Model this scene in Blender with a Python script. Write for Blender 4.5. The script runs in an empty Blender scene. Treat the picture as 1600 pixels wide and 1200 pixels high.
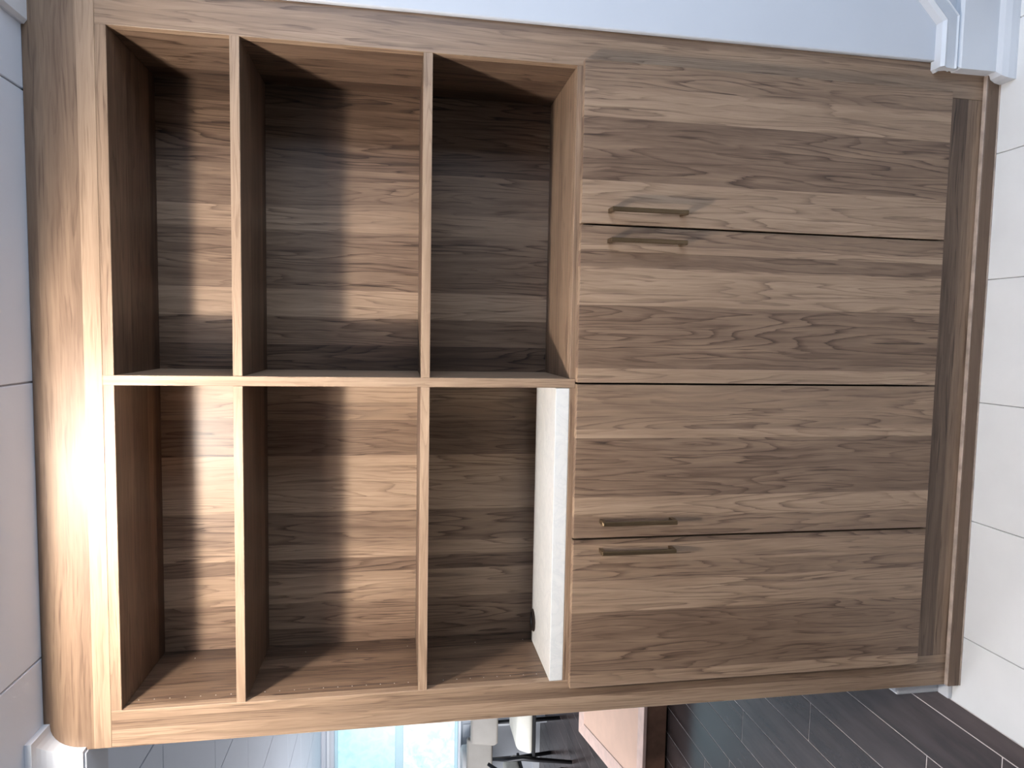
import bpy, bmesh, math
from mathutils import Vector, Matrix

# ------------------------------------------------------------------ camera, world, lights, exposure
sc = bpy.context.scene
COL = sc.collection
cam_d = bpy.data.cameras.new('camera'); cam = bpy.data.objects.new('camera', cam_d); COL.objects.link(cam)
cam_d.sensor_fit = 'HORIZONTAL'; cam_d.sensor_width = 36.0; cam_d.lens = 36.0*1051.2/1600.0
cam_d.clip_start = 0.02; cam_d.clip_end = 100
_r = Vector((0.99731, 0.07300, 0.00640)); _u = Vector((-0.01832, 0.16375, 0.98633)); _f = Vector((-0.07096, 0.98380, -0.16465))
# the phone was held on its side: picture right = down, picture up = right
_m = Matrix.Identity(4)
for i in range(3):
    _m[i][0] = -_u[i]; _m[i][1] = _r[i]; _m[i][2] = -_f[i]
_m.translation = Vector((0.1041, -1.5438, 1.5))
cam.matrix_world = _m
sc.camera = cam

world = bpy.data.worlds.new('daylight'); sc.world = world; world.use_nodes = True
bg = world.node_tree.nodes['Background']
bg.inputs['Color'].default_value = (0.80, 0.90, 1.0, 1); bg.inputs['Strength'].default_value = 0.07

def area(name, loc, target, sx, sy, power, color):
    d = bpy.data.lights.new(name, 'AREA'); d.shape = 'RECTANGLE'; d.size = sx; d.size_y = sy
    d.energy = power; d.color = color
    o = bpy.data.objects.new(name, d); COL.objects.link(o); o.location = loc
    o.rotation_euler = (Vector(target)-Vector(loc)).to_track_quat('-Z', 'Y').to_euler()
    return o
area('window_daylight_right', (2.0, -1.7, 1.65), (0.1, 0.1, 1.35), 1.0, 1.3, 26, (0.66, 0.80, 1.0))
area('far_room_fill', (-5.0, 2.4, 1.30), (-2.4, 2.9, 1.15), 2.0, 1.4, 95, (0.97, 0.97, 1.0))  # unseen fill light added to brighten the far room, not a window
LAMP = (-0.304, -0.640, 2.302); LAMP_POWER = 60.0   # globe inside a recessed ceiling box
RECESS = (-0.604, -0.010, -0.860, -0.250)

vs = sc.view_settings
vs.view_transform = 'Standard'; vs.look = 'None'; vs.exposure = 0.55; vs.gamma = 1.0; vs.use_curve_mapping = False
sc.display_settings.display_device = 'sRGB'

# ------------------------------------------------------------------ measures (metres)
xL, xR = -0.7331, 0.7251           # bay openings
d1, d2 = -0.0156, 0.0061           # divider
oL, oR = -0.8165, 0.8063           # outer edges of the cabinet
DX = [-0.7439, -0.3759, -0.0037, 0.3652, 0.7341]   # door joints
zt, s1a, s1b, s2a, s2b, zb = 2.0983, 1.8589, 1.8390, 1.4527, 1.4320, 1.1030
dt, db, ct = 1.0901, 0.1423, 1.1360
zh, zc = 2.1205, 2.2560            # header underside, ceiling
DEP, SB, BT = 0.2786, 0.227, 0.0365

# ------------------------------------------------------------------ helpers
def tag(o, label=None, cat=None, group=None, kind=None):
    if label: o['label'] = label
    if cat: o['category'] = cat
    if group: o['group'] = group
    if kind: o['kind'] = kind
    return o

def empty(name, loc, label=None, cat=None, group=None, kind=None):
    o = bpy.data.objects.new(name, None); COL.objects.link(o); o.location = loc
    o.empty_display_size = 0.1
    return tag(o, label, cat, group, kind)

def wloc(o):
    v = Vector((0, 0, 0))
    while o is not None:
        v = v + o.location; o = o.parent
    return v

def obj(name, bm, mat, parent=None, smooth=False, loc=None):
    """bm is in world coordinates; origin goes to loc (default: parent's origin or bottom centre)."""
    bmesh.ops.recalc_face_normals(bm, faces=bm.faces[:])
    vsn = [v.co for v in bm.verts]
    if loc is None:
        mn = Vector((min(v.x for v in vsn), min(v.y for v in vsn), min(v.z for v in vsn)))
        mx = Vector((max(v.x for v in vsn), max(v.y for v in vsn), max(v.z for v in vsn)))
        loc = Vector(((mn.x+mx.x)/2, (mn.y+mx.y)/2, mn.z))
    loc = Vector(loc)
    bmesh.ops.translate(bm, verts=bm.verts[:], vec=-loc)
    me = bpy.data.meshes.new(name); bm.to_mesh(me); bm.free()
    if smooth:
        for p in me.polygons: p.use_smooth = True
    me.materials.append(mat)
    o = bpy.data.objects.new(name, me); COL.objects.link(o)
    if parent is not None:
        o.parent = parent; o.location = loc - wloc(parent)
    else:
        o.location = loc
    return o

def addbox(bm, x0, x1, y0, y1, z0, z1, bev=0.0, seg=1):
    r = bmesh.ops.create_cube(bm, size=1.0)
    vv = r['verts']
    for v in vv:
        v.co = Vector(((x0+x1)/2 + v.co.x*(x1-x0), (y0+y1)/2 + v.co.y*(y1-y0), (z0+z1)/2 + v.co.z*(z1-z0)))
    if bev > 0:
        ee = set()
        for v in vv:
            for e in v.link_edges: ee.add(e)
        bmesh.ops.bevel(bm, geom=list(ee), offset=bev, segments=seg, affect='EDGES', profile=0.5)
    return bm

def box(x0, x1, y0, y1, z0, z1, bev=0.0, seg=1):
    return addbox(bmesh.new(), x0, x1, y0, y1, z0, z1, bev, seg)

def addtube(bm, pts, rad, n=10, cap=True):
    """round tube through pts"""
    rings = []
    pts = [Vector(p) for p in pts]
    for i, p in enumerate(pts):
        t = (pts[min(i+1, len(pts)-1)] - pts[max(i-1, 0)]).normalized()
        a = Vector((0, 0, 1)) if abs(t.z) < .9 else Vector((1, 0, 0))
        s = t.cross(a).normalized(); q = t.cross(s).normalized()
        rr = rad[i] if isinstance(rad, (list, tuple)) else rad
        rings.append([bm.verts.new(p + (s*math.cos(k*2*math.pi/n) + q*math.sin(k*2*math.pi/n))*rr) for k in range(n)])
    for A, B in zip(rings[:-1], rings[1:]):
        for k in range(n):
            bm.faces.new((A[k], A[(k+1) % n], B[(k+1) % n], B[k]))
    if cap:
        bm.faces.new(rings[0]); bm.faces.new(rings[-1])
    return bm

def addlathe(bm, prof, c, n=24):
    """prof: (radius, z) list around a vertical axis at c"""
    rings = []
    for r_, z_ in prof:
        rings.append([bm.verts.new(Vector((c[0]+r_*math.cos(k*2*math.pi/n), c[1]+r_*math.sin(k*2*math.pi/n), c[2]+z_))) for k in range(n)])
    for A, B in zip(rings[:-1], rings[1:]):
        for k in range(n):
            bm.faces.new((A[k], A[(k+1) % n], B[(k+1) % n], B[k]))
    bm.faces.new(rings[0]); bm.faces.new(rings[-1])
    return bm

def sweep(prof, path, outs, ztop):
    """prof: (projection, dz) closed list; path: xy points; outs: outward (mitred) xy vectors per point"""
    bm = bmesh.new(); rings = []
    for p, o in zip(path, outs):
        rings.append([bm.verts.new((p[0]+o[0]*a, p[1]+o[1]*a, ztop+b)) for a, b in prof])
    n = len(prof)
    for A, B in zip(rings[:-1], rings[1:]):
        for k in range(n):
            bm.faces.new((A[k], A[(k+1) % n], B[(k+1) % n], B[k]))
    bm.faces.new(rings[0]); bm.faces.new(rings[-1])
    return bm

# ------------------------------------------------------------------ materials
def new_mat(name):
    m = bpy.data.materials.new(name); m.use_nodes = True
    nt = m.node_tree
    return m, nt, nt.nodes, nt.links, nt.nodes['Principled BSDF']

def mth(nt, op, a, b=None, c=None, clamp=False):
    n = nt.nodes.new('ShaderNodeMath'); n.operation = op; n.use_clamp = clamp
    for i, v in enumerate((a, b, c)):
        if v is None: continue
        if isinstance(v, (int, float)): n.inputs[i].default_value = v
        else: nt.links.new(v, n.inputs[i])
    return n.outputs[0]

def noise(nt, vec, scale, detail=2.0, rough=0.5, dist=0.0):
    n = nt.nodes.new('ShaderNodeTexNoise'); n.noise_dimensions = '3D'
    nt.links.new(vec, n.inputs['Vector']); n.inputs['Scale'].default_value = scale
    n.inputs['Detail'].default_value = detail; n.inputs['Roughness'].default_value = rough
    n.inputs['Distortion'].default_value = dist
    return n.outputs['Fac']

def comb(nt, x, y, z):
    n = nt.nodes.new('ShaderNodeCombineXYZ')
    for i, v in enumerate((x, y, z)):
        if isinstance(v, (int, float)): n.inputs[i].default_value = v
        else: nt.links.new(v, n.inputs[i])
    return n.outputs[0]

def ramp(nt, fac, stops, interp='LINEAR'):
    n = nt.nodes.new('ShaderNodeValToRGB'); cr = n.color_ramp; cr.interpolation = interp
    while len(cr.elements) < len(stops): cr.elements.new(0.5)
    for e, (p, c) in zip(cr.elements, stops):
        e.position = p; e.color = (c[0], c[1], c[2], 1) if not isinstance(c, (int, float)) else (c, c, c, 1)
    nt.links.new(fac, n.inputs['Fac'])
    return n.outputs['Color']

WOOD_RAMP = [(0.0, (0.022, 0.0128, 0.0085)), (0.22, (0.074, 0.0440, 0.0285)), (0.42, (0.158, 0.101, 0.066)),
             (0.62, (0.268, 0.180, 0.119)), (0.82, (0.395, 0.276, 0.187)), (1.0, (0.52, 0.38, 0.27))]

def wood(name, cross, along, planks, seed=0.0, gain=1.0, rough=0.42, fig=0.33, stretch=1.05):
    """walnut-print laminate: planks = [(start, tone), ...] along the cross axis (ascending), grain runs along the other axis"""
    m, nt, N, L, bsdf = new_mat(name)
    g = N.new('ShaderNodeNewGeometry'); s = N.new('ShaderNodeSeparateXYZ'); L.new(g.outputs['Position'], s.inputs[0])
    c = s.outputs[cross]; a = s.outputs[along]
    lo = planks[0][0]-0.01; hi = planks[-1][0]+0.5
    t = mth(nt, 'DIVIDE', mth(nt, 'SUBTRACT', c, lo), hi-lo)
    stops = [((p-lo)/(hi-lo), tn) for p, tn in planks]
    stops[0] = (0.0, stops[0][1])
    tone = ramp(nt, t, stops, 'CONSTANT')
    rgb = N.new('ShaderNodeRGBToBW'); L.new(tone, rgb.inputs[0]); tone = rgb.outputs[0]
    sd = mth(nt, 'ADD', mth(nt, 'MULTIPLY', tone, 53.0), seed)
    o1, o2 = [k for k in (0, 1, 2) if k != along]
    c = mth(nt, 'ADD', s.outputs[o1], s.outputs[o2])           # grain runs on over edges
    mul = lambda q, k: mth(nt, 'MULTIPLY', q, k)
    ctr = lambda q: mth(nt, 'SUBTRACT', q, 0.5)
    bw = lambda q: (lambda n: (L.new(q, n.inputs[0]), n.outputs[0])[1])(N.new('ShaderNodeRGBToBW'))
    wob = noise(nt, comb(nt, mul(c, 7.0), mul(a, 3.2), sd), 1.0, 3.0, 0.5)
    cw = mth(nt, 'ADD', c, mul(ctr(wob), 0.034))
    # broad streaks, thin dark streaks, fibres, soft clouds
    nA = noise(nt, comb(nt, mul(cw, 62.0), mul(a, 2.0), sd), 1.0, 4.0, 0.60)
    nS = noise(nt, comb(nt, mul(cw, 150.0), mul(a, 5.5), mth(nt, 'ADD', sd, 1.7)), 1.0, 3.0, 0.55)
    nB = noise(nt, comb(nt, mul(cw, 360.0), mul(a, 13.0), sd), 1.0, 2.0, 0.6)
    nL = noise(nt, comb(nt, mul(c, 10.0), mul(a, 2.4), mth(nt, 'ADD', sd, 7.3)), 1.0, 3.0, 0.55)
    # growth-ring contours (cathedral figure)
    nC = noise(nt, comb(nt, mul(c, 15.0), mul(a, stretch), mth(nt, 'ADD', sd, 3.1)), 1.0, 2.0, 0.45, 0.15)
    fr = mth(nt, 'FRACT', mth(nt, 'ADD', mul(nC, 16.0), mul(nS, 0.55)))
    line = bw(ramp(nt, fr, [(0.0, 1.0), (0.06, 0.7), (0.30, 0.10), (0.93, 0.0), (1.0, 0.4)]))
    line = mth(nt, 'MULTIPLY', line, bw(ramp(nt, nL, [(0.36, 0.10), (0.60, 1.0)])))
    strk = bw(ramp(nt, nS, [(0.56, 0.0), (0.72, 1.0)]))
    strk = mth(nt, 'MULTIPLY', strk, bw(ramp(nt, nA, [(0.35, 0.25), (0.6, 1.0)])))
    v = mth(nt, 'ADD', tone, mul(ctr(nA), 0.40*gain))
    v = mth(nt, 'ADD', v, mul(ctr(nB), 0.20*gain))
    v = mth(nt, 'ADD', v, mul(ctr(nL), 0.34*gain))
    v = mth(nt, 'SUBTRACT', v, mul(line, fig*gain))
    v = mth(nt, 'SUBTRACT', v, mul(strk, 0.30*gain))
    v = mth(nt, 'ADD', v, 0.075*gain)
    col = ramp(nt, v, WOOD_RAMP)
    L.new(col, bsdf.inputs['Base Color'])
    bsdf.inputs['Roughness'].default_value = rough
    bsdf.inputs['Specular IOR Level'].default_value = 0.35
    bp = N.new('ShaderNodeBump'); bp.inputs['Strength'].default_value = 0.06; bp.inputs['Distance'].default_value = 0.002
    L.new(v, bp.inputs['Height']); L.new(bp.outputs[0], bsdf.inputs['Normal'])
    return m

def plain(name, col, rough=0.5, metal=0.0, spec=0.4, var=0.03, scale=8.0, bump=0.0):
    """paint / plaster / metal with a little mottling"""
    m, nt, N, L, bsdf = new_mat(name)
    g = N.new('ShaderNodeNewGeometry')
    f = noise(nt, g.outputs['Position'], scale, 4.0, 0.55)
    lo = [max(0, x*(1-var)) for x in col]; hi = [min(1, x*(1+var)) for x in col]
    L.new(ramp(nt, f, [(0.3, lo), (0.7, hi)]), bsdf.inputs['Base Color'])
    bsdf.inputs['Roughness'].default_value = rough; bsdf.inputs['Metallic'].default_value = metal
    bsdf.inputs['Specular IOR Level'].default_value = spec
    if bump:
        bp = N.new('ShaderNodeBump'); bp.inputs['Strength'].default_value = bump; bp.inputs['Distance'].default_value = 0.001
        L.new(noise(nt, g.outputs['Position'], scale*30, 3.0), bp.inputs['Height']); L.new(bp.outputs[0], bsdf.inputs['Normal'])
    return m

X_, Y_, Z_ = 0, 1, 2
M = {}
back_planks = [(-0.80, .30), (-0.737, .34), (-0.694, .40), (-0.623, .58), (-0.544, .36), (-0.506, .60), (-0.467, .42), (-0.379, .66), (-0.226, .40),
               (-0.128, .54), (-0.086, .68), (-0.034, .44), (-0.006, .20), (0.072, .38), (0.139, .62), (0.213, .41),
               (0.359, .57), (0.420, .46), (0.523, .33), (0.673, .22), (0.725, .3)]  # right bay tones lowered: the bay's shade sits in the plank colours
M['back'] = wood('walnut_back', X_, Z_, back_planks, 11.0)
door_planks = [[(-0.76, .60), (-0.713, .40), (-0.558, .58), (-0.481, .46), (-0.438, .56), (-0.393, .34)],
               [(-0.377, .46), (-0.324, .62), (-0.276, .40), (-0.135, .66), (-0.114, .52)],
               [(-0.01, .62), (0.030, .40), (0.178, .62), (0.267, .42), (0.302, .62), (0.321, .47)],
               [(0.36, .61), (0.465, .385), (0.607, .60), (0.677, .46)]]
for i, p in enumerate(door_planks): M['door%d' % i] = wood('walnut_door_%d' % i, X_, Z_, p, 31.0+i*17)
M['stile_l'] = wood('walnut_stile_left', X_, Z_, [(-0.82, .60), (-0.795, .62), (-0.778, .44), (-0.755, .56)], 5.0, fig=0.2, stretch=0.6)
M['stile_r'] = wood('walnut_stile_right', X_, Z_, [(0.70, .60), (0.742, .55), (0.786, .42)], 8.0, fig=0.24, stretch=0.7)
M['edge_v'] = wood('walnut_edge_vertical', X_, Z_, [(-0.1, .62), (-0.006, .66)], 3.0, fig=0.1)
M['edge_h'] = wood('walnut_shelf', Y_, X_, [(-0.05, .64), (0.0012, .31), (0.10, .25), (0.19, .29), (0.235, .17)], 14.0, fig=0.15)  # inner tones lowered to put shade on the shelf undersides
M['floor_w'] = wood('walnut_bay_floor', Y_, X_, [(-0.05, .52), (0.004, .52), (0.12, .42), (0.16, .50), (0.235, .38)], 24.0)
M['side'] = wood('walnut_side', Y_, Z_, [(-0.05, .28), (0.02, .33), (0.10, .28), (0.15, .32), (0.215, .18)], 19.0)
M['header'] = wood('walnut_header', Z_, X_, [(2.10, .66), (2.153, .42), (2.20, .46), (2.235, .38)], 40.0, 0.8, fig=0.12, stretch=0.4)
M['top'] = wood('walnut_top_panel', Y_, X_, [(-0.05, .54), (0.0012, .32), (0.10, .26), (0.19, .31), (0.235, .17)], 54.0, fig=0.15)  # inner tones darkened in colour for the shaded underside
M['rail'] = wood('walnut_rail', Z_, X_, [(-0.02, .42), (0.0365, .50), (0.055, .42), (0.078, .28), (0.12, .25), (0.5, .5), (1.10, .55), (2.0, .5)], 44.0, fig=0.12, stretch=0.4)  # dark bands under the doors: plank print plus the doors' shadow, painted in
M['base'] = wood('walnut_base_trim', Z_, X_, [(-0.02, .36), (0.05, .4)], 47.0, 0.5)
M['bead'] = plain('pale_tan_bead', (0.42, 0.33, 0.27), 0.5, 0, 0.4, 0.25, 30)
M['gap'] = plain('gap_shade_black', (0.02, 0.015, 0.012), 0.8)  # near-black that stands for shade in door gaps and under the platform
M['bronze'] = plain('satin_bronze', (0.17, 0.115, 0.065), 0.34, 0.85, 0.5, 0.08, 40)
M['pin'] = plain('pin_hole_white', (0.42, 0.40, 0.37), 0.6)
M['white'] = plain('white_paint', (0.70, 0.72, 0.76), 0.35, 0, 0.4, 0.015, 5)
M['wall'] = plain('white_wall_paint', (0.60, 0.625, 0.675), 0.55, 0, 0.3, 0.015, 5)
M['ceil'] = plain('ceiling_panel_white', (0.68, 0.73, 0.82), 0.6, 0, 0.3, 0.015, 3)
M['joint'] = plain('ceiling_joint_grey', (0.34, 0.35, 0.38), 0.8)
M['tile'] = plain('pale_floor_tile', (0.85, 0.845, 0.835), 0.35, 0, 0.4, 0.03, 6)
M['grout'] = plain('grey_grout', (0.36, 0.35, 0.35), 0.9)
M['dgrout'] = plain('pale_grout', (0.72, 0.66, 0.64), 0.9)

def quartz():
    m, nt, N, L, b = new_mat('white_quartz')
    g = N.new('ShaderNodeNewGeometry')
    f = noise(nt, g.outputs['Position'], 16, 5, .6, 1.5)
    L.new(ramp(nt, f, [(0.3, (.80, .79, .76)), (0.47, (.76, .755, .73)), (0.50, (.72, .72, .705)), (0.53, (.77, .765, .74)), (0.75, (.83, .82, .79))]), b.inputs['Base Color'])
    b.inputs['Roughness'].default_value = 0.25
    return m
M['quartz'] = quartz()

def dark_plank():
    m, nt, N, L, b = new_mat('dark_plank_tile')
    g = N.new('ShaderNodeNewGeometry'); oi = N.new('ShaderNodeObjectInfo')
    s = N.new('ShaderNodeSeparateXYZ'); L.new(g.outputs['Position'], s.inputs[0])
    f = noise(nt, comb(nt, mth(nt, 'MULTIPLY', s.outputs[0], 22), mth(nt, 'MULTIPLY', s.outputs[1], 3), mth(nt, 'MULTIPLY', oi.outputs['Random'], 40)), 1, 5, .6)
    f = mth(nt, 'ADD', f, mth(nt, 'MULTIPLY', mth(nt, 'SUBTRACT', oi.outputs['Random'], .5), .25))
    L.new(ramp(nt, f, [(0.3, (.032, .023, .022)), (0.7, (.075, .056, .053))]), b.inputs['Base Color'])
    b.inputs['Roughness'].default_value = 0.26
    b.inputs['Specular IOR Level'].default_value = 0.5
    return m
M['plank'] = dark_plank()

# ------------------------------------------------------------------ structure: floors
GX = [-0.87, -0.681, -0.3635, -0.0475, 0.272, 0.591, 0.909, 1.227, 1.545, 1.863, 2.181]
floor = tag(obj('floor', box(-0.87, 2.181, -3.05, 0.045, -0.06, -0.004), M['grout']), 'pale square tile floor in front of the walnut cabinet', kind='structure')
def tiles(parent, name, rects, z0, z1, mat, gap):
    for (a, b, c, d) in rects:
        obj(name, box(a+gap, b-gap, c+gap, d-gap, z0, z1, 0.0008), mat, parent)
rects = []
for i in range(len(GX)-1):
    y = 0.045
    while y > -3.0:
        y2 = max(-3.05, y-0.62); rects.append((GX[i], GX[i+1], y2, y)); y = y2
tiles(floor, 'floor_tile', rects, -0.012, 0.0, M['tile'], 0.0011)

floor2 = tag(obj('floor_left', box(-5.2, -0.87, -1.6, 5.3, -0.06, -0.0012), M['dgrout']), 'dark plank tile floor of the far room left of the cabinet', kind='structure')
rects = []
PX = [-0.87, -0.929] + [-0.929-0.1475*k for k in range(1, 29)]
offs = {0: 0.62, 1: -0.15, 2: 0.085, 3: 0.63}
for i in range(len(PX)-1):
    y0 = offs.get(i, (0.37*i*i+0.21*i) % 0.92)
    ys = sorted([y for y in [y0+0.92*k for k in range(-6, 8)] if -1.55 < y < 5.25])
    ys = [-1.6]+ys+[5.3]
    for a, b in zip(ys[:-1], ys[1:]):
        if i > 8 and b < 0.4: continue
        rects.append((PX[i+1], PX[i], a, b))
tiles(floor2, 'floor_plank', rects, -0.012, 0.0, M['plank'], 0.0016)

# ceiling with square panels
_bm = bmesh.new()
addbox(_bm, -5.2, RECESS[0], -2.4, 5.3, zc+0.004, zc+0.06); addbox(_bm, RECESS[1], 1.7, -2.4, 5.3, zc+0.004, zc+0.06)
addbox(_bm, RECESS[0], RECESS[1], -2.4, RECESS[2], zc+0.004, zc+0.06); addbox(_bm, RECESS[0], RECESS[1], RECESS[3], 5.3, zc+0.004, zc+0.06)
ceil = tag(obj('ceiling', _bm, M['joint']), 'white panelled ceiling with thin joints', kind='structure')
cx = [-0.0100+0.594*k for k in range(-9, 4)]; cx = [-5.2]+[x for x in cx if -5.15 < x < 1.65]+[1.7]
cy = [-2.4, -1.47, -0.860, -0.250] + [0.110+0.611*k for k in range(0, 9)] + [5.3]
cache = {}
for a, b in zip(cx[:-1], cx[1:]):
    for c, d in zip(cy[:-1], cy[1:]):
        if abs(a-RECESS[0]) < 0.01 and abs(c-RECESS[2]) < 0.01: continue      # the recessed lamp box sits here
        key = (round(b-a, 3), round(d-c, 3))
        if key not in cache:
            o = obj('ceiling_panel', box(a+.002, b-.002, c+.002, d-.002, zc, zc+0.012, 0.0015), M['ceil'], ceil)
            cache[key] = o
        else:
            o = cache[key].copy(); COL.objects.link(o); o.parent = ceil
            o.location = Vector(((a+b)/2, (c+d)/2, zc)) - wloc(ceil)

# walls
tag(obj('wall_back', box(-0.800, 0.79, 0.315, 0.42, 0, zc), M['wall']), 'wall behind the walnut cabinet', kind='structure')
tag(obj('wall_right', box(oR+0.0005, 1.7, -0.011, 0.42, 0, zc, 0.002), M['wall']), 'white wall to the right of the cabinet', kind='structure')
hd = tag(obj('wall_left', box(-4.6, -0.8170, -0.011, 0.10, 2.168, zc, 0.002), M['wall']), 'white header beam over the opening left of the cabinet', kind='structure')

# crown mouldings
CP = [(0, -0.084), (0.007, -0.084), (0.007, -0.077)] + \
     [(0.007+0.052*(1-math.cos(t*math.pi/2/8)), -0.077+0.064*math.sin(t*math.pi/2/8)) for t in range(1, 9)] + \
     [(0.065, -0.013), (0.065, 0), (0, 0)]
tag(obj('trim_1', sweep(CP, [(-0.8170, -0.0005), (-0.8170, -0.011), (-3.0, -0.011)], [(1, 0), (1, -1), (0, -1)], zc-0.0005), M['white']),
    'white crown moulding at the top left corner beside the header', kind='structure')
CP2 = [(0, -0.012), (0.064, -0.012), (0.070, -0.006), (0.070, 0), (0, 0)]
tag(obj('trim_2', sweep(CP2, [(oR, -0.0005), (oR, -0.011), (1.7, -0.011)], [(-1.35, 0), (-1.35, -1.35), (0, -1.35)], zc-0.0005), M['white']),
    'flat white ceiling trim at the top right corner', kind='structure')

# base moulding of the right wall: board + quarter round, wrapping the corner; sloped cap
BP = [(0, 0), (0.044, 0), (0.044, 0.006), (0.041, 0.020), (0.034, 0.032), (0.021, 0.037), (0.021, 0.135), (0.014, 0.1405), (0, 0.1405)]
bmR = sweep(BP, [(oR, -0.0005), (oR, -0.011), (1.7, -0.011)], [(-1, 0), (-1, -1), (0, -1)], 0.0)
# keep the return clear of the cabinet's base trim
base_r = tag(obj('baseboard_right', bmR, M['white']), 'tall white baseboard wrapping the wall corner right of the cabinet', kind='structure')
def cap_bm():
    bm = bmesh.new()
    P = [(0.7845, 0.167), (0.903, 0.167), (1.60, 0.864)]
    prof = [(-0.027, 0.0), (-0.027, 0.012), (-0.020, 0.019), (-0.016, 0.016), (0.010, 0.020), (0.020, 0.027), (0.027, 0.020), (0.027, 0.0)]
    mit = [(0, 1), (-math.tan(math.pi/8), 1), (-math.sin(math.pi/4), math.cos(math.pi/4))]
    rings = []
    for p, m_ in zip(P, mit):
        rings.append([bm.verts.new((p[0]+m_[0]*h, -0.011-d, p[1]+m_[1]*h)) for h, d in prof])
    n = len(prof)
    for A, B in zip(rings[:-1], rings[1:]):
        for k in range(n): bm.faces.new((A[k], A[(k+1) % n], B[(k+1) % n], B[k]))
    bm.faces.new(rings[0]); bm.faces.new(rings[-1])
    # short return on the wall's side
    rr = []
    for y in (-0.0115, -0.0006):
        rr.append([bm.verts.new((oR-0.0003-d, y, 0.167+h)) for h, d in prof])
    for A, B in zip(rr[:-1], rr[1:]):
        for k in range(n): bm.faces.new((A[k], A[(k+1) % n], B[(k+1) % n], B[k]))
    bm.faces.new(rr[0]); bm.faces.new(rr[-1])
    return bm
obj('cap_moulding', cap_bm(), M['white'], base_r)

# white baseboard at the cabinet's left side
tag(obj('baseboard_left', box(-0.868, -0.8170, 0.050, 0.42, 0, 0.138, 0.006, 2), M['white']), 'white baseboard at the left foot of the cabinet', kind='structure')
obj('end_cap', box(-0.866, -0.8170, 0.012, 0.049, 0.0, 0.012, 0.002), M['white'], bpy.data.objects['baseboard_left'])

# ------------------------------------------------------------------ the walnut cabinet
cab = empty('wall_cabinet', (0, 0, 0), 'built-in walnut cabinet with six open shelf bays above four doors', 'cabinet')
B = 0.0008
obj('header', box(oL, oR, 0.0, 0.035, zh, zc-0.0005, B), M['header'], cab)
obj('stile', box(oL, xL, 0.0, 0.022, BT, zh-0.0004, B), M['stile_l'], cab)
obj('stile', box(xR, oR, 0.0, 0.022, BT, zh-0.0004, B), M['stile_r'], cab)
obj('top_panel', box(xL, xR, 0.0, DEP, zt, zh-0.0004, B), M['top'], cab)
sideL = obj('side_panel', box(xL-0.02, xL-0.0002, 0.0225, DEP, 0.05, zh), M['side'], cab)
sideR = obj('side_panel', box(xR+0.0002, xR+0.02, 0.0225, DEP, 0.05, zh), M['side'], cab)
obj('back_panel', box(xL-0.02, xR+0.02, DEP+0.0003, DEP+0.012, 0.05, zh), M['back'], cab)
obj('divider', box(d1, d2, -0.0005, DEP, zb-0.013, zh, B), M['edge_v'], cab)
for (za, zb_) in ((s1b, s1a), (s2b, s2a)):
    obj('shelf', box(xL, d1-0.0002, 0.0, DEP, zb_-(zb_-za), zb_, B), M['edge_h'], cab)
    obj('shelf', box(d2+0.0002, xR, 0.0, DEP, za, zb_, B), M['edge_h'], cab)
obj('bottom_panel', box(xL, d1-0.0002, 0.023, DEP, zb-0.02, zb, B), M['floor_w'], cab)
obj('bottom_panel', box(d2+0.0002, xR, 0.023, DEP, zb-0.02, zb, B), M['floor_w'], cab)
obj('rail', box(xL, d1-0.0002, 0.0, 0.0228, zb-0.045, zb, B), M['rail'], cab)
obj('rail', box(d2+0.0002, xR, 0.0, 0.0228, zb-0.045, zb, B), M['rail'], cab)
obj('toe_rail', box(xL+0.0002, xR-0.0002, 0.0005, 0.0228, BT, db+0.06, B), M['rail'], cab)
obj('gap_shade_panel', box(xL, xR, 0.0232, 0.03, db+0.05, zb-0.03), M['gap'], cab)  # black sheet added behind the doors so their gaps look shaded
obj('base_trim', box(oL, oR-0.0215, -0.012, 0.0, 0.004, BT, 0.0012), M['base'], cab)
obj('caulk_bead', box(oL+0.001, oR-0.0225, -0.0135, 0.0, 0.0, 0.0038, 0.001), M['bead'], cab)
obj('lit_edge_strip', box(oL+0.001, oR-0.0225, -0.011, 0.0003, BT+0.0002, BT+0.0032, 0.001), M['bead'], cab)  # pale strip painting the light caught by the trim's top edge

HX = [-0.4035, -0.3330, 0.3280, 0.3970]
def handle_bm(x):
    bm = bmesh.new(); z0, z1 = 0.842, 1.027
    addbox(bm, x-0.005, x+0.005, -0.052, -0.044, z0, z1, 0.0012)
    for z in (z0, z1-0.010):
        addbox(bm, x-0.005, x+0.005, -0.0442, -0.0198, z, z+0.010, 0.0008)
    return bm
for i in range(4):
    g = 0.0022
    a = DX[i]+(0 if i == 0 else g); b = DX[i+1]-(0 if i == 3 else g)
    dr = obj('door', box(a, b, -0.020, -0.0006, db, dt, 0.0012, 2), M['door%d' % i], cab)
    tag(obj('handle', handle_bm(HX[i]), M['bronze'], dr), 'slim square bronze bar handle')

def pins(side, sgn):
    bm = bmesh.new()
    for (z0, z1) in ((1.16, 1.42), (1.475, 1.825), (1.88, 2.08)):
        n = int((z1-z0)/0.033)
        for k in range(n+1):
            z = z0+k*0.033
            for y in (0.040, 0.232):
                if y > .1 and k % 4: continue
                r = 0.0011
                ring = [bm.verts.new((side, y+r*math.cos(q*math.pi/4), z+r*math.sin(q*math.pi/4))) for q in range(8)]
                r2 = [bm.verts.new((side+sgn*0.0012, v.co.y, v.co.z)) for v in ring]
                for q in range(8): bm.faces.new((ring[q], ring[(q+1) % 8], r2[(q+1) % 8], r2[q]))
                bm.faces.new(r2); bm.faces.new(ring)
    return bm
tag(obj('shelf_pin_holes', pins(xL-0.0004, 1), M['pin'], sideL), kind='stuff')

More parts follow.
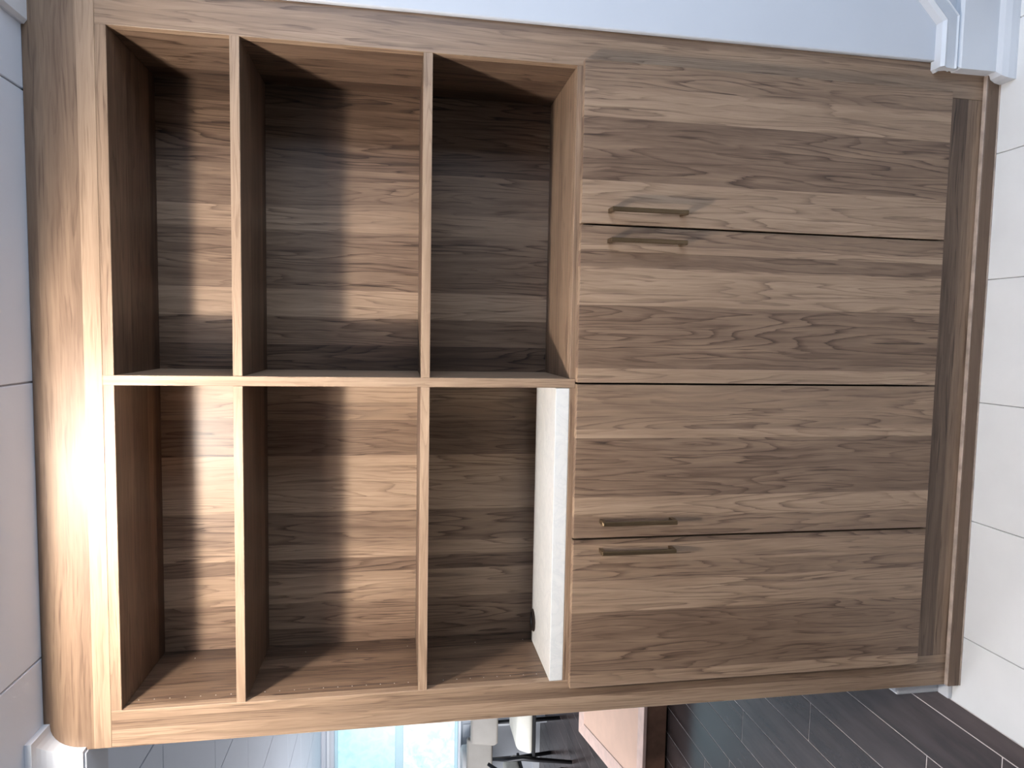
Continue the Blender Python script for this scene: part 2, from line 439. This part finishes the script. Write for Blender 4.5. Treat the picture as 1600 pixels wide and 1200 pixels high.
# ------------------------------------------------------------------ white stone slab in the left bay
slab = tag(obj('stone_slab', box(xL+0.0005, d1-0.001, 0.0005, SB, zb+0.0003, ct, 0.0012, 2), M['quartz']),
           'thick white quartz slab lying in the lower left bay of the cabinet', 'slab')
bm = bmesh.new()
addlathe(bm, [(0.030, 0), (0.030, 0.002), (0.028, 0.0035), (0.022, 0.0035), (0.021, 0.0008), (0.0205, 0.0008)], (-0.668, 0.208, ct), 28)
tag(obj('cable_grommet', bm, plain('dark_brown_plastic', (0.025, 0.018, 0.015), 0.35), slab), 'dark round cable grommet at the back edge')

# ------------------------------------------------------------------ ceiling lamp that lights the cabinet
lamp = empty('ceiling_lamp', (LAMP[0], LAMP[1], zc), 'globe lamp in a square recessed white ceiling box before the cabinet', 'lamp')
bm = bmesh.new(); x0, x1, y0, y1 = RECESS; w = 0.004; zr = zc+0.20
addbox(bm, x0+.001, x0+w, y0+.001, y1-.001, zc, zr); addbox(bm, x1-w, x1-.001, y0+.001, y1-.001, zc, zr)
addbox(bm, x0+w, x1-w, y0+.001, y0+w, zc, zr); addbox(bm, x0+w, x1-w, y1-w, y1-.001, zc, zr); addbox(bm, x0+.001, x1-.001, y0+.001, y1-.001, zr, zr+.004)
obj('recess_box', bm, M['white'], lamp)
bm = addtube(bmesh.new(), [(LAMP[0], LAMP[1], zr), (LAMP[0], LAMP[1], LAMP[2]+0.036)], 0.018, 12)
obj('socket', bm, M['white'], lamp)
mm, nt, N, L, b_ = new_mat('warm_lamp_glow')
R_B = 0.040
b_.inputs['Base Color'].default_value = (1, 1, 1, 1)
b_.inputs['Emission Color'].default_value = (1.0, 0.92, 0.835, 1)
b_.inputs['Emission Strength'].default_value = LAMP_POWER/(math.pi*4*math.pi*R_B*R_B)
bm = bmesh.new(); bmesh.ops.create_uvsphere(bm, u_segments=24, v_segments=14, radius=R_B)
bmesh.ops.translate(bm, verts=bm.verts[:], vec=LAMP)
obj('globe', bm, mm, lamp, True)

# ------------------------------------------------------------------ far room seen past the left edge
YF = 5.20
WX0, WX1, WZ0, WZ1 = -4.75, -3.55, 0.878, 2.127
wm = bmesh.new()
addbox(wm, -5.2, WX0, YF, YF+0.1, 0, zc); addbox(wm, WX1, -2.4, YF, YF+0.1, 0, zc)
addbox(wm, WX0, WX1, YF, YF+0.1, 0, WZ0); addbox(wm, WX0, WX1, YF, YF+0.1, WZ1, zc)
wf = tag(obj('wall_far', wm, M['wall']), 'pale end wall of the far room around the bright window', kind='structure')
obj('picture_rail', box(-5.2, -2.4, YF-0.03, YF-0.0003, 2.175, 2.205, 0.004), M['white'], wf)
tag(obj('baseboard_far', box(-5.2, -2.4, YF-0.016, YF-0.0003, 0, 0.075, 0.003), M['white']), 'white baseboard along the far wall', kind='structure')
M['cyan_frame'] = plain('pale_blue_frame', (0.50, 0.72, 0.80), 0.4)
fr = bmesh.new()
addbox(fr, WX0, WX1, YF-0.02, YF+0.05, WZ1-0.03, WZ1, 0.003); addbox(fr, WX0, WX1, YF-0.02, YF+0.05, WZ0, WZ0+0.03, 0.003)
addbox(fr, WX0, WX0+.03, YF-0.02, YF+0.05, WZ0+.031, WZ1-.031, 0.003); addbox(fr, WX1-.03, WX1, YF-0.02, YF+0.05, WZ0+.031, WZ1-.031, 0.003)
win = tag(obj('window_1', fr, M['cyan_frame']), 'bright frosted window of the far room', kind='structure')
obj('mullion', box(WX0+.031, WX1-.031, YF-0.005, YF+0.04, 1.44, 1.52, 0.003), M['cyan_frame'], win)
def frosted(name, lo, hi, st):
    m, nt, N, L, b = new_mat(name)
    g = N.new('ShaderNodeNewGeometry')
    f = noise(nt, g.outputs['Position'], 11, 5, .68, .6)
    L.new(ramp(nt, f, [(0.35, lo), (0.6, hi)]), b.inputs['Emission Color']); b.inputs['Emission Strength'].default_value = st
    b.inputs['Base Color'].default_value = (.3, .4, .45, 1); b.inputs['Roughness'].default_value = .3
    return m
obj('pane', box(WX0+.031, WX1-.031, YF+0.012, YF+0.018, 1.521, WZ1-.031), frosted('daylight_glass_upper', (.30, .62, .74), (.50, .80, .85), 0.56), win)
obj('pane', box(WX0+.031, WX1-.031, YF+0.012, YF+0.018, WZ0+.031, 1.439), frosted('daylight_glass_lower', (.40, .66, .74), (.92, .98, 1.0), 0.50), win)
obj('sill', box(WX0-.03, WX1+.03, YF-0.06, YF-0.0205, WZ0-0.03, WZ0, 0.004), M['white'], win)
pl = tag(obj('outlet_plate', box(-4.09, -3.95, YF-0.008, YF-0.0003, 0.735, 0.825, 0.003), M['white']), 'pale wall outlet plate below the bright window', 'outlet')
obj('slot', box(-4.08, -3.965, YF-0.0095, YF-0.0082, 0.742, 0.754), plain('grey_slot', (.25, .25, .25)), pl)

# low platform with peach top
M['brown_side'] = plain('brown_wood_side', (0.24, 0.125, 0.080), 0.5, 0, 0.3, 0.5, 5)
M['peach'] = plain('peach_stone', (0.90, 0.60, 0.45), 0.5, 0, 0.25, 0.05, 6)
M['peach_edge'] = plain('pale_peach_border', (0.88, 0.62, 0.52), 0.4, 0, 0.3, 0.12, 14)
plat = empty('low_platform', (-2.2, 2.5, 0), 'low brown wooden platform with a glossy peach top, left of the cabinet', 'platform')
def poly_prism(pts, z0, z1, bev=0.0):
    bm = bmesh.new()
    A = [bm.verts.new((x, y, z0)) for x, y in pts]; Bv = [bm.verts.new((x, y, z1)) for x, y in pts]
    n = len(pts)
    bm.faces.new(A); bm.faces.new(Bv)
    for k in range(n): bm.faces.new((A[k], A[(k+1) % n], Bv[(k+1) % n], Bv[k]))
    if bev: bmesh.ops.bevel(bm, geom=bm.edges[:], offset=bev, segments=2, affect='EDGES', profile=0.5)
    return bm
ZP = 0.148
outer = [(-1.55, 1.884), (-2.53, 1.884), (-2.871, 3.195), (-1.55, 3.195)]
inner = [(-1.63, 1.975), (-2.44, 1.975), (-2.735, 3.06), (-1.63, 3.06)]
obj('base', poly_prism([(-1.56, 1.892), (-2.52, 1.892), (-2.860, 3.185), (-1.56, 3.185)], 0.012, ZP-0.021), M['brown_side'], plat)
obj('shadow_strip', poly_prism([(-1.6, 1.93), (-2.48, 1.93), (-2.82, 3.15), (-1.6, 3.15)], 0.0, 0.0118), M['gap'], plat)  # black strip standing in for the shadow under the platform
for k in range(4):
    k2 = (k+1) % 4
    obj('border', poly_prism([outer[k], outer[k2], inner[k2], inner[k]], ZP-0.020, ZP, 0.003), M['peach_edge'], plat)
obj('top', poly_prism([(x, y) for x, y in inner], ZP-0.020, ZP-0.003), M['peach'], plat)

# chairs
M['taupe'] = plain('taupe_leather', (0.27, 0.25, 0.225), 0.55, 0, 0.3, 0.05, 10, 0.1)
M['cream'] = plain('cream_leather', (0.72, 0.70, 0.62), 0.5, 0, 0.3, 0.04, 10, 0.1)
M['black'] = plain('black_metal', (0.012, 0.012, 0.014), 0.4, 0.2)
def chair(x, y, label):
    t = empty('lounge_chair', (x, y, 0), label, 'chair', 'chairs of the far room')
    # thick tapered cushion
    bm = bmesh.new()
    bot = [(-0.225, -0.22), (0.225, -0.22), (0.24, 0.24), (-0.24, 0.24)]
    A = [bm.verts.new((x+a*1.06, y+b*1.02, 0.352)) for a, b in bot]; C_ = [bm.verts.new((x+a*0.86, y+b*0.90, 0.492)) for a, b in bot]
    bm.faces.new(A); bm.faces.new(C_)
    for k in range(4): bm.faces.new((A[k], A[(k+1) % 4], C_[(k+1) % 4], C_[k]))
    bmesh.ops.bevel(bm, geom=bm.edges[:], offset=0.04, segments=4, affect='EDGES', profile=0.5)
    obj('seat', bm, M['cream'], t, True)
    bm = box(x-0.40, x+0.40, y+0.20, y+0.27, 0.535, 0.835, 0.03, 4)
    for v in bm.verts:
        tz = (v.co.z-0.535)/0.30; v.co.y += 0.06*tz
        q = abs(v.co.x-x)/0.40
        v.co.z += 0.085*(q**6)*(1-tz)
    obj('backrest', bm, M['taupe'], t, True)
    for s in (-1, 1):
        bm = addtube(bmesh.new(), [(x+s*0.335, y-0.20, 0.0), (x+s*0.285, y-0.20, 0.31), (x+s*0.262, y-0.20, 0.43), (x+s*0.30, y-0.14, 0.55), (x+s*0.345, y-0.05, 0.67)], [0.016, 0.020, 0.021, 0.020, 0.015])
        obj('leg', bm, M['black'], t, True)
        bm = addtube(bmesh.new(), [(x+s*0.20, y+0.26, 0.0), (x+s*0.19, y+0.24, 0.33), (x+s*0.19, y+0.25, 0.62)], [0.018, 0.021, 0.016])
        obj('leg', bm, M['black'], t, True)
    obj('seat_frame', box(x-0.245, x+0.245, y-0.215, y+0.235, 0.328, 0.3515, 0.004), M['black'], t)
chair(-3.255, 4.10, 'taupe backed lounge chair with cream seat, nearest the cabinet edge')
chair(-4.20, 4.42, 'second lounge chair with black legs, partly out of the picture')

# console under the window with two things on it
con = empty('console_table', (-4.4, 5.0, 0), 'pale blue topped console under the far window', 'table')
obj('table_top', box(-5.0, -3.75, 4.86, 5.13, 0.712, 0.755, 0.004), plain('pale_blue_gloss', (.62, .80, .88), .2), con)
for xx in (-4.96, -3.81):
    obj('leg_panel', box(xx, xx+0.03, 4.88, 5.12, 0, 0.7115, 0.003), M['white'], con)
bm = bmesh.new(); addlathe(bm, [(0.10, 0), (0.13, 0.004), (0.15, 0.045), (0.145, 0.09), (0.11, 0.108), (0.10, 0.105), (0.09, 0.08)], (-4.21, 4.985, 0.7553), 28)
tag(obj('bowl', bm, plain('light_grey_ceramic', (.50, .50, .50), .5), None, True), 'light grey rounded bowl on the console under the window', 'bowl')
bm = box(-4.52, -4.385, 4.88, 5.0, 0.7553, 0.83, 0.004)
bx = tag(obj('storage_box', bm, plain('pinkish_white_card', (.72, .66, .63), .7)), 'small pinkish white box beside the grey bowl', 'box')
obj('lid', box(-4.523, -4.382, 4.877, 5.003, 0.831, 0.843, 0.003), plain('pinkish_white_lid', (.76, .70, .67), .7), bx)

# rug beyond the right base
tag(obj('floor_mat', box(0.93, 1.6, -0.62, -0.078, 0.0003, 0.008, 0.002), plain('mottled_grey_mat', (.34, .31, .29), .9, 0, .2, .45, 60, .3)), 'mottled grey brown mat at the foot of the right wall', 'mat')
